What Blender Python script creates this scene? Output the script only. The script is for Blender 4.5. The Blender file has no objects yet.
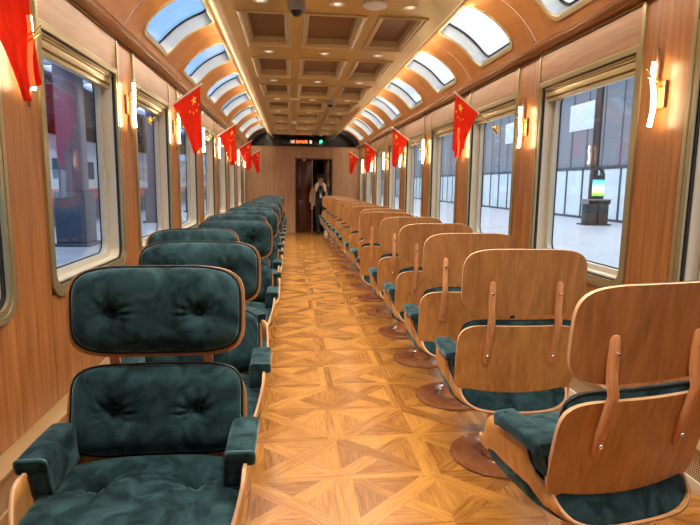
import bpy, bmesh, math, random
from mathutils import Vector, Matrix
random.seed(7)
PI = math.pi
C = bpy.context.scene.collection
scene = bpy.context.scene

# ---------------------------------------------------------------- materials
def new_mat(name):
    m = bpy.data.materials.new(name); m.use_nodes = True
    return m, m.node_tree.nodes, m.node_tree.links, m.node_tree.nodes['Principled BSDF']
def plain(name, col, rough=.5, metal=0, coat=0, spec=.5, noise=0, nscale=30):
    m, N, L, b = new_mat(name)
    b.inputs['Base Color'].default_value = (*col, 1); b.inputs['Roughness'].default_value = rough
    b.inputs['Metallic'].default_value = metal; b.inputs['Coat Weight'].default_value = coat
    b.inputs['Specular IOR Level'].default_value = spec
    if noise:
        tc = N.new('ShaderNodeTexCoord'); t = N.new('ShaderNodeTexNoise'); t.inputs['Scale'].default_value = nscale
        t.inputs['Detail'].default_value = 4
        mx = N.new('ShaderNodeMix'); mx.data_type = 'RGBA'
        mx.inputs[6].default_value = (*[c*(1-noise) for c in col], 1); mx.inputs[7].default_value = (*[min(1, c*(1+noise)) for c in col], 1)
        L.new(tc.outputs['Object'], t.inputs['Vector']); L.new(t.outputs['Fac'], mx.inputs[0]); L.new(mx.outputs[2], b.inputs['Base Color'])
    return m
def emit(name, col, s):
    m, N, L, b = new_mat(name)
    b.inputs['Base Color'].default_value = (*col, 1)
    b.inputs['Emission Color'].default_value = (*col, 1); b.inputs['Emission Strength'].default_value = s
    return m
def wood(name, dark, light, scale=(14, 14, 1.2), rough=.4, coat=0, big=.35, uv=False, rand=True, tone=0, detail=5):
    m, N, L, b = new_mat(name)
    tc = N.new('ShaderNodeTexCoord'); mp = N.new('ShaderNodeMapping'); mp.inputs['Scale'].default_value = scale
    src = tc.outputs['UV' if uv else 'Object']
    if rand:
        oi = N.new('ShaderNodeObjectInfo'); va = N.new('ShaderNodeVectorMath'); va.operation = 'MULTIPLY_ADD'
        cb = N.new('ShaderNodeCombineXYZ')
        for i in range(3): L.new(oi.outputs['Random'], cb.inputs[i])
        L.new(cb.outputs[0], va.inputs[0]); va.inputs[1].default_value = (7.3, 3.1, 9.7); L.new(src, va.inputs[2]); src = va.outputs[0]
    L.new(src, mp.inputs['Vector'])
    n1 = N.new('ShaderNodeTexNoise'); n1.inputs['Scale'].default_value = 3; n1.inputs['Detail'].default_value = detail; n1.inputs['Roughness'].default_value = .6
    n1.inputs['Distortion'].default_value = .6
    n2 = N.new('ShaderNodeTexNoise'); n2.inputs['Scale'].default_value = 1.1; n2.inputs['Detail'].default_value = 2; n2.inputs['Distortion'].default_value = 1.5
    L.new(mp.outputs[0], n1.inputs['Vector']); L.new(mp.outputs[0], n2.inputs['Vector'])
    ad = N.new('ShaderNodeMix'); ad.inputs[0].default_value = big
    L.new(n1.outputs['Fac'], ad.inputs[2]); L.new(n2.outputs['Fac'], ad.inputs[3])
    fac = ad.outputs[0]
    if tone:
        at = N.new('ShaderNodeAttribute'); at.attribute_name = 'tone'
        mu = N.new('ShaderNodeMath'); mu.operation = 'MULTIPLY_ADD'; mu.inputs[1].default_value = tone
        L.new(at.outputs['Fac'], mu.inputs[0]); L.new(fac, mu.inputs[2])
        su = N.new('ShaderNodeMath'); su.operation = 'SUBTRACT'; su.inputs[1].default_value = tone/2
        L.new(mu.outputs[0], su.inputs[0]); fac = su.outputs[0]
    cr = N.new('ShaderNodeValToRGB'); e = cr.color_ramp.elements
    e[0].position = .3; e[0].color = (*dark, 1); e[1].position = .68; e[1].color = (*light, 1)
    L.new(fac, cr.inputs[0]); L.new(cr.outputs[0], b.inputs['Base Color'])
    b.inputs['Roughness'].default_value = rough; b.inputs['Coat Weight'].default_value = coat; b.inputs['Coat Roughness'].default_value = .15
    bp = N.new('ShaderNodeBump'); bp.inputs['Strength'].default_value = .05; bp.inputs['Distance'].default_value = .01
    L.new(n1.outputs['Fac'], bp.inputs['Height']); L.new(bp.outputs[0], b.inputs['Normal'])
    return m
def velvet():
    m, N, L, b = new_mat('green_velvet')
    tc = N.new('ShaderNodeTexCoord'); oi = N.new('ShaderNodeObjectInfo')
    cb = N.new('ShaderNodeCombineXYZ')
    for i in range(3): L.new(oi.outputs['Random'], cb.inputs[i])
    va = N.new('ShaderNodeVectorMath'); va.operation = 'MULTIPLY_ADD'; va.inputs[1].default_value = (5, 9, 4)
    L.new(cb.outputs[0], va.inputs[0]); L.new(tc.outputs['Object'], va.inputs[2])
    n = N.new('ShaderNodeTexNoise'); n.inputs['Scale'].default_value = 11; n.inputs['Detail'].default_value = 5; n.inputs['Distortion'].default_value = .9
    n.inputs['Roughness'].default_value = .55
    L.new(va.outputs[0], n.inputs['Vector'])
    cr = N.new('ShaderNodeValToRGB'); e = cr.color_ramp.elements
    e[0].position = .36; e[0].color = (.005, .016, .019, 1); e[1].position = .70; e[1].color = (.028, .071, .080, 1)
    L.new(n.outputs['Fac'], cr.inputs[0]); L.new(cr.outputs[0], b.inputs['Base Color'])
    b.inputs['Roughness'].default_value = .85; b.inputs['Specular IOR Level'].default_value = .15
    mr = N.new('ShaderNodeMapRange'); mr.inputs[1].default_value = .38; mr.inputs[2].default_value = .65; mr.inputs[3].default_value = .12; mr.inputs[4].default_value = .55
    L.new(n.outputs['Fac'], mr.inputs[0]); L.new(mr.outputs[0], b.inputs['Sheen Weight'])
    b.inputs['Sheen Roughness'].default_value = .35; b.inputs['Sheen Tint'].default_value = (.6, .92, .95, 1)
    return m
def glass_mat(name, tint=(1, 1, 1), refl=.12):
    m = bpy.data.materials.new(name); m.use_nodes = True; N = m.node_tree.nodes; L = m.node_tree.links; N.clear()
    o = N.new('ShaderNodeOutputMaterial'); t = N.new('ShaderNodeBsdfTransparent'); t.inputs[0].default_value = (*tint, 1)
    g = N.new('ShaderNodeBsdfGlossy'); g.inputs['Roughness'].default_value = .01; x = N.new('ShaderNodeMixShader')
    lw = N.new('ShaderNodeLayerWeight'); lw.inputs[0].default_value = .5
    pw = N.new('ShaderNodeMath'); pw.operation = 'POWER'; pw.inputs[1].default_value = 4
    mu = N.new('ShaderNodeMath'); mu.operation = 'MULTIPLY_ADD'; mu.inputs[1].default_value = .5; mu.inputs[2].default_value = refl
    L.new(lw.outputs['Facing'], pw.inputs[0]); L.new(pw.outputs[0], mu.inputs[0]); L.new(mu.outputs[0], x.inputs[0])
    L.new(t.outputs[0], x.inputs[1]); L.new(g.outputs[0], x.inputs[2]); L.new(x.outputs[0], o.inputs[0])
    return m
def cloth_mat(name, col, trans=.5):
    m = bpy.data.materials.new(name); m.use_nodes = True; N = m.node_tree.nodes; L = m.node_tree.links; N.clear()
    o = N.new('ShaderNodeOutputMaterial'); d = N.new('ShaderNodeBsdfDiffuse'); t = N.new('ShaderNodeBsdfTranslucent'); x = N.new('ShaderNodeMixShader')
    p = N.new('ShaderNodeBsdfTransparent'); p.inputs[0].default_value = (*[min(1, c*1.2) for c in col], 1); y = N.new('ShaderNodeMixShader'); y.inputs[0].default_value = .14
    for n in (d, t): n.inputs[0].default_value = (*col, 1)
    x.inputs[0].default_value = trans
    L.new(d.outputs[0], x.inputs[1]); L.new(t.outputs[0], x.inputs[2]); L.new(x.outputs[0], y.inputs[1]); L.new(p.outputs[0], y.inputs[2]); L.new(y.outputs[0], o.inputs[0])
    return m
def mesh_holes(name, col, hole, cell):
    m, N, L, b = new_mat(name)
    tc = N.new('ShaderNodeTexCoord'); mp = N.new('ShaderNodeMapping'); mp.inputs['Scale'].default_value = (1/cell,)*3
    fr = N.new('ShaderNodeVectorMath'); fr.operation = 'FRACTION'; su = N.new('ShaderNodeVectorMath'); su.operation = 'SUBTRACT'; su.inputs[1].default_value = (.5, .5, .5)
    sp = N.new('ShaderNodeSeparateXYZ'); cb = N.new('ShaderNodeCombineXYZ'); ln = N.new('ShaderNodeVectorMath'); ln.operation = 'LENGTH'
    L.new(tc.outputs['Object'], mp.inputs[0]); L.new(mp.outputs[0], fr.inputs[0]); L.new(fr.outputs[0], su.inputs[0]); L.new(su.outputs[0], sp.inputs[0])
    L.new(sp.outputs[1], cb.inputs[0]); L.new(sp.outputs[2], cb.inputs[1]); L.new(cb.outputs[0], ln.inputs[0])
    lt = N.new('ShaderNodeMath'); lt.operation = 'LESS_THAN'; lt.inputs[1].default_value = .33; L.new(ln.outputs['Value'], lt.inputs[0])
    mx = N.new('ShaderNodeMix'); mx.data_type = 'RGBA'; mx.inputs[6].default_value = (*col, 1); mx.inputs[7].default_value = (*hole, 1)
    L.new(lt.outputs[0], mx.inputs[0]); L.new(mx.outputs[2], b.inputs['Base Color']); b.inputs['Roughness'].default_value = .4; b.inputs['Metallic'].default_value = .3
    return m
M = {}
M['wall'] = wood('oak_wall_veneer', (.17, .055, .015), (.44, .175, .050), (16, 16, .8), .38, big=.45)
M['frieze'] = wood('oak_frieze_veneer', (.22, .095, .035), (.40, .195, .085), (9, 1.0, 12), .38)
M['endwall'] = wood('oak_end_wall', (.40, .21, .10), (.64, .39, .21), (9, 9, .5), .45, big=.3)
M['cove'] = wood('oak_cove', (.29, .11, .030), (.46, .20, .062), (3, 2.0, 3), .32, big=.6)
M['ply'] = wood('plywood_shell', (.33, .135, .034), (.62, .30, .088), (16, 16, 1.6), .33, coat=.25, big=.5)
M['plyhead'] = wood('plywood_head', (.27, .11, .034), (.52, .24, .078), (16, 16, 1.8), .35, coat=.2, big=.5)
M['edge'] = plain('ply_edge', (.62, .36, .19), .45, noise=.15, nscale=60)
M['strut'] = wood('strut_wood', (.48, .19, .07), (.70, .33, .14), (30, 30, 3), .3, coat=.3)
M['base'] = wood('polished_base_wood', (.22, .075, .028), (.36, .14, .055), (6, 6, 6), .12, coat=.6)
M['parquet'] = wood('parquet_oak', (.22, .078, .012), (.53, .235, .045), (2.2, 26, 1), .27, coat=.25, big=.3, uv=True, rand=False, tone=.28)
M['gap'] = plain('parquet_joint', (.10, .04, .014), .7, noise=.2)
M['velvet'] = velvet()
M['pipe'] = plain('velvet_piping', (.05, .13, .135), .6, noise=.2)
M['black'] = plain('black_rubber', (.008, .008, .009), .5, noise=.2)
M['chrome'] = plain('chrome_screw', (.8, .8, .82), .15, 1)
M['gold'] = plain('brushed_gold', (.60, .44, .14), .32, .5, noise=.08, nscale=4)
M['goldlight'] = plain('champagne_metal', (.60, .49, .27), .3, .4, noise=.06, nscale=6)
M['goldframe'] = plain('window_gold_frame', (.38, .31, .17), .3, .6, noise=.1, nscale=8)
M['cream'] = plain('cream_reveal', (.62, .56, .44), .4, .15, noise=.05)
M['gasketframe'] = plain('grey_beige_frame', (.50, .47, .39), .4, .2, noise=.05)
M['steel'] = plain('pale_metal', (.66, .67, .66), .3, .5, noise=.05)
M['coffer'] = plain('coffer_brown_leather', (.19, .085, .035), .38, .25, noise=.25, nscale=5)
M['coves'] = plain('cove_lip', (.82, .62, .36), .5, noise=.04)
M['white'] = plain('white_plastic', (.8, .78, .72), .4, noise=.03)
M['grey'] = plain('grey_plastic', (.30, .29, .28), .35, .3, noise=.03)
M['dome'] = plain('smoked_dome', (.02, .02, .02), .05, noise=.1)
M['glass'] = glass_mat('window_glass', (.93, .95, .97), .05)
M['skyglass'] = glass_mat('skylight_glass', (.95, .97, .98), .0)
M['red'] = cloth_mat('red_flag_cloth', (.85, .035, .015))
M['star'] = plain('yellow_star', (.95, .62, .05), .6, noise=.05)
M['pole'] = plain('white_flag_pole', (.78, .72, .62), .4, noise=.05)
M['bracket'] = plain('gold_bracket', (.70, .48, .15), .25, .9, noise=.05)
M['tube'] = emit('warm_light_tube', (1, .80, .46), 13)
M['spot'] = emit('downlight_lens', (1, .86, .62), .25)
M['lampwood'] = plain('lamp_walnut', (.24, .13, .06), .4, noise=.3, nscale=20)
M['darkdoor'] = wood('dark_red_door_wood', (.045, .010, .006), (.11, .026, .014), (10, 10, .6), .25, coat=.4)
M['darkbrown'] = plain('dark_brown_vestibule', (.085, .025, .014), .4, noise=.3, nscale=4)
M['blackgloss'] = plain('black_gloss_panel', (.006, .006, .007), .12, noise=.2)
M['ribgrey'] = plain('dark_grey_rib', (.03, .03, .032), .3, noise=.2)
M['ledo'] = emit('orange_led', (1, .22, .06), 1.1)
M['ledw'] = emit('pale_led', (1, .5, .38), .8)
M['ledg'] = emit('green_led', (.05, .9, .35), .7)
M['heater'] = plain('heater_cover_metal', (.42, .27, .13), .4, .3, noise=.06)
M['perf'] = mesh_holes('perforated_grille', (.58, .42, .25), (.06, .035, .02), .012)

# ---------------------------------------------------------------- mesh helpers
def link(name, bm, mat, parent=None, smooth=False, kind=None, recalc=True):
    if recalc: bmesh.ops.recalc_face_normals(bm, faces=bm.faces[:])
    me = bpy.data.meshes.new(name); bm.to_mesh(me); bm.free()
    for m_ in (mat if isinstance(mat, (list, tuple)) else [mat]): me.materials.append(m_)
    if smooth:
        for p in me.polygons: p.use_smooth = True
        if smooth != 'all':
            try: me.set_sharp_from_angle(angle=math.radians(38))
            except Exception: pass
    o = bpy.data.objects.new(name, me); C.objects.link(o)
    if parent is not None: o.parent = parent
    if kind: o['kind'] = kind
    return o
def thing(name, label, cat, loc=(0, 0, 0), rz=0, group=None, kind=None):
    o = bpy.data.objects.new(name, None); C.objects.link(o); o.location = loc; o.rotation_euler = (0, 0, rz)
    o.empty_display_size = .1
    if label: o['label'] = label
    if cat: o['category'] = cat
    if group: o['group'] = group
    if kind: o['kind'] = kind
    return o
def tag(o, label, cat, group=None, kind=None):
    if label: o['label'] = label
    if cat: o['category'] = cat
    if group: o['group'] = group
    if kind: o['kind'] = kind
    return o
def dup(root, loc, rz, label=None):
    r = root.copy(); C.objects.link(r); r.location = loc; r.rotation_euler = (0, 0, rz)
    if label: r['label'] = label
    for ch in list(root.children):
        c = ch.copy(); C.objects.link(c); c.parent = r
        for g in ch.children:
            d = g.copy(); C.objects.link(d); d.parent = c
    return r
def box(bm, x0, x1, y0, y1, z0, z1, bev=0, mi=0):
    r = bmesh.ops.create_cube(bm, size=1)
    vs = r['verts']
    for v in vs: v.co = Vector(((x0+x1)/2+v.co.x*(x1-x0), (y0+y1)/2+v.co.y*(y1-y0), (z0+z1)/2+v.co.z*(z1-z0)))
    fs = {f for v in vs for f in v.link_faces}
    for f in fs: f.material_index = mi
    if bev:
        es = list({e for v in vs for e in v.link_edges})
        bmesh.ops.bevel(bm, geom=es, offset=bev, segments=2, affect='EDGES', profile=.5)
def tube(bm, pts, rad, n=10, cap=True, flat=1, mi=0):
    pts = [Vector(p) for p in pts]; rs = rad if isinstance(rad, (list, tuple)) else [rad]*len(pts)
    rings = []; up = Vector((0, 0, 1))
    for i, p in enumerate(pts):
        d = (pts[min(i+1, len(pts)-1)]-pts[max(i-1, 0)]).normalized()
        a = d.cross(up if abs(d.z) < .95 else Vector((0, 1, 0))).normalized(); b = d.cross(a).normalized()
        rings.append([bm.verts.new(p+a*rs[i]*math.cos(2*PI*k/n)+b*rs[i]*flat*math.sin(2*PI*k/n)) for k in range(n)])
    for i in range(len(rings)-1):
        for k in range(n):
            f = bm.faces.new((rings[i][k], rings[i][(k+1) % n], rings[i+1][(k+1) % n], rings[i+1][k])); f.material_index = mi
    if cap: bm.faces.new(rings[0][::-1]).material_index = mi; bm.faces.new(rings[-1]).material_index = mi
def lathe(bm, prof, n=32, c=(0, 0, 0), mi=0):
    rings = []
    for r, z in prof:
        if r < 1e-6: rings.append([bm.verts.new((c[0], c[1], c[2]+z))])
        else: rings.append([bm.verts.new((c[0]+r*math.cos(2*PI*k/n), c[1]+r*math.sin(2*PI*k/n), c[2]+z)) for k in range(n)])
    for a, b in zip(rings, rings[1:]):
        for k in range(n):
            if len(a) == 1 and len(b) == 1: continue
            if len(a) == 1: f = bm.faces.new((a[0], b[k], b[(k+1) % n]))
            elif len(b) == 1: f = bm.faces.new((a[k], a[(k+1) % n], b[0]))
            else: f = bm.faces.new((a[k], a[(k+1) % n], b[(k+1) % n], b[k]))
            f.material_index = mi
def disc_lathe(prof, name, mat, parent, n=32, smooth=True, c=(0, 0, 0)):
    bm = bmesh.new(); lathe(bm, prof, n, c); return link(name, bm, mat, parent, smooth)
def rrect(w0, w1, h0, h1, r, seg=6):
    out = []
    for cx, cy, a0 in ((w1-r, h1-r, 0), (w0+r, h1-r, PI/2), (w0+r, h0+r, PI), (w1-r, h0+r, 1.5*PI)):
        for k in range(seg+1): a = a0+PI/2*k/seg; out.append((cx+r*math.cos(a), cy+r*math.sin(a)))
    return out
def rrect4(w0, w1, h0, h1, rt, rb, seg=6):
    out = []
    for cx, cy, a0, r in ((w1-rt, h1-rt, 0, rt), (w0+rt, h1-rt, PI/2, rt), (w0+rb, h0+rb, PI, rb), (w1-rb, h0+rb, 1.5*PI, rb)):
        for k in range(seg+1): a = a0+PI/2*k/seg; out.append((cx+r*math.cos(a), cy+r*math.sin(a)))
    return out
def ring_prism(bm, outer, inner, f0, f1, mi=0):
    """ring between two equally long outlines, extruded between map functions f0, f1: (a,b)->xyz"""
    n = len(outer)
    V = [[bm.verts.new(f(*p)) for p in ol] for f, ol in ((f0, outer), (f0, inner), (f1, outer), (f1, inner))]
    for k in range(n):
        j = (k+1) % n
        for a, b in ((V[0], V[1]), (V[3], V[2]), (V[2], V[0]), (V[1], V[3])):
            bm.faces.new((a[k], a[j], b[j], b[k])).material_index = mi
def poly_prism(bm, pts, f0, f1, mi=0):
    a = [bm.verts.new(f0(*p)) for p in pts]; b = [bm.verts.new(f1(*p)) for p in pts]; n = len(pts)
    bm.faces.new(a).material_index = mi; bm.faces.new(b[::-1]).material_index = mi
    for k in range(n): j = (k+1) % n; bm.faces.new((a[k], b[k], b[j], a[j])).material_index = mi

ORD = ['nearest', 'second', 'third', 'fourth', 'fifth', 'sixth', 'seventh', 'eighth', 'ninth', 'tenth', 'eleventh', 'twelfth', 'thirteenth', 'fourteenth', 'fifteenth', 'sixteenth']
XW = 1.605; YB = -1.5; YE = 15.75
PITCH = 1.675; P0 = 2.75            # wall pillars between windows
pillars = [P0+PITCH*k for k in range(-2, 8)]   # centres
HW = .19                            # half pillar width

# ---------------------------------------------------------------- floor
def floor():
    bm = bmesh.new(); box(bm, -XW-.1, XW+.1, YB, YE+1.6, -.05, -.0015)
    base = link('floor', bm, M['gap'], kind='structure')
    bm = bmesh.new(); uvl = bm.loops.layers.uv.new('UVMap'); tl = bm.faces.layers.float.new('tone')
    def piece(pts, ang):
        c = Vector((sum(p[0] for p in pts)/len(pts), sum(p[1] for p in pts)/len(pts)))
        q = []
        n = len(pts)
        # inset by half joint
        for i in range(n):
            p0, p1, p2 = Vector(pts[i-1]), Vector(pts[i]), Vector(pts[(i+1) % n])
            d1 = (p1-p0).normalized(); d2 = (p2-p1).normalized()
            n1 = Vector((-d1.y, d1.x)); n2 = Vector((-d2.y, d2.x))
            s = n1+n2; s = s/max(.3, s.dot(n1)); q.append(p1+s*.0006)
        vs = [bm.verts.new((p.x, p.y, 0)) for p in q]
        f = bm.faces.new(vs); f[tl] = random.random()
        ox, oy = random.random()*20, random.random()*20; ca, sa = math.cos(ang), math.sin(ang)
        for l in f.loops:
            x, y = l.vert.co.x, l.vert.co.y; l[uvl].uv = (ca*x+sa*y+ox, -sa*x+ca*y+oy)
    T = .44; TY = .405
    nx = range(-4, 5); x_off = -.105; y_off = 2.81
    fw = .045; w = .075
    def clip(x, y): return x, y
    j0 = int((YB-y_off)/TY)-1; j1 = int((YE+.9-y_off)/TY)+1
    for i in nx:
        for j in range(j0, j1):
            X = x_off+i*T; Y = y_off+j*TY
            flip = (i+j) % 2
            def mp(u, v):
                if flip: u = 1-u
                return (max(-XW, min(XW, X+u*T)), Y+v*TY)
            def P(pts, a):
                q = [mp(*p) for p in pts]
                if flip: q = q[::-1]; a = -a
                ar = sum(q[k-1][0]*q[k][1]-q[k][0]*q[k-1][1] for k in range(len(q)))/2
                if abs(ar) < 1e-4: return
                if ar < 0: q = q[::-1]
                piece(q, a)
            g = fw/T
            # frame strips on the two sides of the tile
            P([(0, 0), (g, 0), (g, 1), (0, 1)], PI/2)
            P([(g, 0), (1, 0), (1, g), (g, g)], 0)
            a, b = g, 1.0; s = b-a
            def Q(pts, ang): P([(a+u*s, a+v*s) for u, v in pts], ang)
            d = .16
            dg = math.atan2(TY, T)
            Q([(0, 0), (d, 0), (1, 1-d), (1, 1), (1-d, 1), (0, d)], dg)                   # main diagonal band
            # cross half-bands
            h = .5; e = .15
            Q([(h+d/2+.0, h-d/2), (h+d/2+e/2-.0, h-d/2+e/2), (1, e), (1, 0), (1-e, 0), (h+d/2-e/2, h-d/2-e/2)], -dg)
            Q([(h-d/2, h+d/2), (h-d/2-e/2, h+d/2-e/2), (0, 1-e), (0, 1), (e, 1), (h-d/2+e/2, h+d/2+e/2)], -dg)
            Q([(d, 0), (1-e, 0), (h+d/2-e/2, h-d/2-e/2)], 0)
            Q([(1, e), (1, 1-d), (h+d/2+e/2, h-d/2+e/2)], PI/2)
            Q([(0, d), (h-d/2-e/2, h+d/2-e/2), (0, 1-e)], PI/2)
            Q([(e, 1), (h-d/2+e/2, h+d/2+e/2), (1-d, 1)], 0)
    o = link('parquet', bm, M['parquet'], base, recalc=False)
    return base
floor()

# ---------------------------------------------------------------- walls with windows
wn = [0]
def side_wall(sg, name):
    bm = bmesh.new()
    def bx(y0, y1, z0, z1, t=.10, x=XW): box(bm, *sorted((sg*x, sg*(x+t))), y0, y1, z0, z1)
    edges = []
    ys = [YB]
    for p in pillars: ys += [p-HW-.015, p+HW+.015]
    ys += [YE]
    # openings between pillars; first stretch (behind the camera) and last one are plain panels/windows
    bnd = [YB]+[p+s*HW for p in pillars for s in (-1, 1)]+[YE]
    for a, b in zip(bnd, bnd[1:]):           # lower panels with 3 mm joints
        bx(a+.0015, b-.0015, .0, .80)
    box(bm, *sorted((sg*(XW+.004), sg*(XW+.1))), YB, YE, 0, .80)
    for p in pillars: bx(p-HW-.01, p+HW+.01, .80, 2.205)
    bx(YB, pillars[0]-HW, .80, 2.205)
    last = pillars[-1]+HW
    bx(YE-.12, YE, .80, 2.205)
    bx(YB, YE, 2.205, 2.56)
    wall = link(name, bm, M['wall'], kind='structure')
    wins = [(pillars[k]+HW, pillars[k+1]-HW) for k in range(len(pillars)-1)]+[(last, YE-.12)]
    for (a, b) in wins:
        wn[0] += 1
        W = thing('window_%d' % wn[0], None, None, (sg*XW, (a+b)/2, .78), 0, kind='structure')
        h = (b-a)/2; X = lambda d: (lambda u, v: (sg*d, u, v))
        H = 2.205-.78
        HT = 2.424-.78
        bm = bmesh.new()
        ring_prism(bm, rrect4(-h, h, 0, HT, .03, .11, 8), rrect4(-h+.028, h-.028, .028, HT-.016, .016, .09, 8), X(-.014), X(.004))
        ring_prism(bm, rrect4(-h+.022, h-.022, .022, H, .006, .095, 8), rrect4(-h+.058, h-.058, .058, H-.042, .012, .075, 8), X(-.011), X(.004))
        link('frame', bm, M['goldframe'], W, True)
        bm = bmesh.new(); box(bm, *sorted((-sg*.0135, -sg*.010)), -h+.03, h-.03, H-.012, H-.004, .001); link('frame_bead', bm, M['goldlight'], W, True)
        bm = bmesh.new(); ring_prism(bm, rrect4(-h+.04, h-.04, .04, H-.03, .02, .09, 8), rrect4(-h+.066, h-.066, .066, H-.05, .012, .07, 8), X(.006), X(.02)); link('gasket', bm, M['black'], W, True)
        i3 = rrect(-h+.075, h-.075, .075, H-.055, .065, 8)
        bm = bmesh.new(); ring_prism(bm, rrect(-h+.035, h-.035, .035, H-.03, .085, 8), i3, X(.021), X(.085)); link('reveal', bm, M['cream'], W, True)
        i4 = rrect(-h+.115, h-.115, .105, H-.10, .085, 8)
        bm = bmesh.new(); ring_prism(bm, rrect(-h+.05, h-.05, .05, H-.04, .085, 8), i4, X(.086), X(.125)); link('inner_frame', bm, M['gasketframe'], W, True)
        bm = bmesh.new(); ring_prism(bm, rrect(-h+.10, h-.10, .095, H-.09, .085, 8), rrect(-h+.122, h-.122, .112, H-.107, .083, 8), X(.1255), X(.132)); link('seal', bm, M['black'], W, True)
        bm = bmesh.new(); poly_prism(bm, rrect(-h+.105, h-.105, .10, H-.095, .08, 8), X(.133), X(.139)); link('glass', bm, M['glass'], W)
        bm = bmesh.new()
        for x0, x1, z0, z1 in ((.006, .05, H-.062, H-.046), (.014, .055, H-.076, H-.064), (.022, .07, H-.118, H-.079), (.035, .08, H-.150, H-.122)):
            box(bm, *sorted((sg*x0, sg*x1)), -h+.075, h-.075, z0, z1, .004)
        link('roller_blind_box', bm, M['goldlight'], W, True)
        # frieze panel above
        f0, f1 = H+.008, 2.415-.78
        bm = bmesh.new(); poly_prism(bm, rrect(-h+.030, h-.030, f0-.004, f1-.010, .014, 4), X(-.006), X(.004)); link('frieze_panel', bm, M['frieze'], W, True)
    return wall
side_wall(-1, 'wall_left'); side_wall(1, 'wall_right')

# rear wall (behind the camera) and end wall with doorway
bm = bmesh.new(); box(bm, -XW-.1, XW+.1, YB-.1, YB, 0, 2.95)
link('wall_rear', bm, M['endwall'], kind='structure')
bm = bmesh.new()
DX0, DX1, DZ = -.225, .84, 2.135
box(bm, -XW, DX0, YE, YE+.12, 0, 2.45); box(bm, DX1, XW, YE, YE+.12, 0, 2.45); box(bm, DX0, DX1, YE, YE+.12, DZ, 2.45)
box(bm, -XW, XW, YE-.02, YE+.0, 2.435, 2.455)
link('wall_end', bm, M['endwall'], kind='structure')
bm = bmesh.new(); box(bm, -XW-.1, XW+.1, YE+.001, YE+.12, 2.456, 2.98); link('wall_top', bm, M['blackgloss'], kind='structure')
# door: casing, leaf, vestibule
D = thing('door_1', None, None, (DX0, YE, 0), 0, kind='structure')
bm = bmesh.new()
for a in ((0, .035, 0, DZ), (DX1-DX0-.035, DX1-DX0, 0, DZ), (0, DX1-DX0, DZ-.035, DZ)):
    box(bm, a[0], a[1], -.015, .10, a[2], a[3], .004)
link('casing', bm, M['darkbrown'], D, True)
bm = bmesh.new(); box(bm, .04, .47, .13, .17, .01, DZ-.04, .004)
for a, b in ((.10, .41),): box(bm, a, b, .122, .135, .25, .95, .006); box(bm, a, b, .122, .135, 1.05, DZ-.25, .006)
link('leaf', bm, M['darkdoor'], D, True)
bm = bmesh.new(); box(bm, .475, .50, .10, .20, .01, DZ-.04, .003); link('leaf_edge', bm, M['edge'], D, True)
bm = bmesh.new(); box(bm, .83, 1.03, .14, .18, .01, DZ-.04, .004); link('side_panel', bm, M['darkdoor'], D, True)
bm = bmesh.new(); lathe(bm, [(0, 0), (.03, 0), (.03, .008), (0, .01)], 16, (.25, .10, DZ-.05)); link('door_lamp', bm, M['spot'], D, True)
V = thing('wall_vestibule', None, None, (0, YE+.12, 0), 0, kind='structure')
bm = bmesh.new()
box(bm, DX0-.15, DX0-.1, 0, 1.3, 0, 2.3); box(bm, DX1+.1, DX1+.15, 0, 1.3, 0, 2.3); box(bm, DX0-.15, DX1+.15, 0, 1.3, 2.25, 2.3)
box(bm, DX0-.15, DX1+.15, 1.3, 1.35, 0, 2.3)
link('panel', bm, M['darkbrown'], V)
bm = bmesh.new()
box(bm, .32, .41, 1.26, 1.295, .1, 2.05, .005); box(bm, .52, .60, 1.26, 1.295, .1, 2.05, .005)
link('dark_glazing', bm, M['blackgloss'], V, True)

# ---------------------------------------------------------------- heater covers along the walls
for sg, nm in ((-1, 'baseboard_left'), (1, 'baseboard_right')):
    B = thing(nm, None, None, (sg*XW, YB, 0), 0, kind='structure')
    def bx(x0, x1, z0, z1, bev=0.003):
        bm = bmesh.new(); box(bm, *sorted((-sg*x0, -sg*x1)), .0, YE-YB, z0, z1, bev); return bm
    link('ledge', bx(.001, .105, .205, .222), M['heater'], B, True)
    link('fascia', bx(.085, .095, .165, .205), M['heater'], B, True)
    link('grille', bx(.084, .088, .06, .167, 0), M['perf'], B)
    link('plinth', bx(.06, .098, .0, .06), M['heater'] if sg < 0 else M['cream'], B, True)

# ---------------------------------------------------------------- cove profile with skylights
def catmull(P, n=8):
    out = []
    Q = [(2*P[0][0]-P[1][0], 2*P[0][1]-P[1][1])]+list(P)+[(2*P[-1][0]-P[-2][0], 2*P[-1][1]-P[-2][1])]
    for i in range(1, len(Q)-2):
        for k in range(n):
            t = k/n; r = []
            for c in (0, 1):
                a, b, c_, d = Q[i-1][c], Q[i][c], Q[i+1][c], Q[i+2][c]
                r.append(.5*(2*b+(-a+c_)*t+(2*a-5*b+4*c_-d)*t*t+(-a+3*b-3*c_+d)*t**3))
            out.append(tuple(r))
    out.append(P[-1]); return out
prof = catmull([(1.515, 2.455), (1.468, 2.535), (1.39, 2.635), (1.275, 2.735), (1.14, 2.81), (1.0, 2.86)])
cum = [0]
for a, b in zip(prof, prof[1:]): cum.append(cum[-1]+math.hypot(b[0]-a[0], b[1]-a[1]))
SL = cum[-1]
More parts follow.
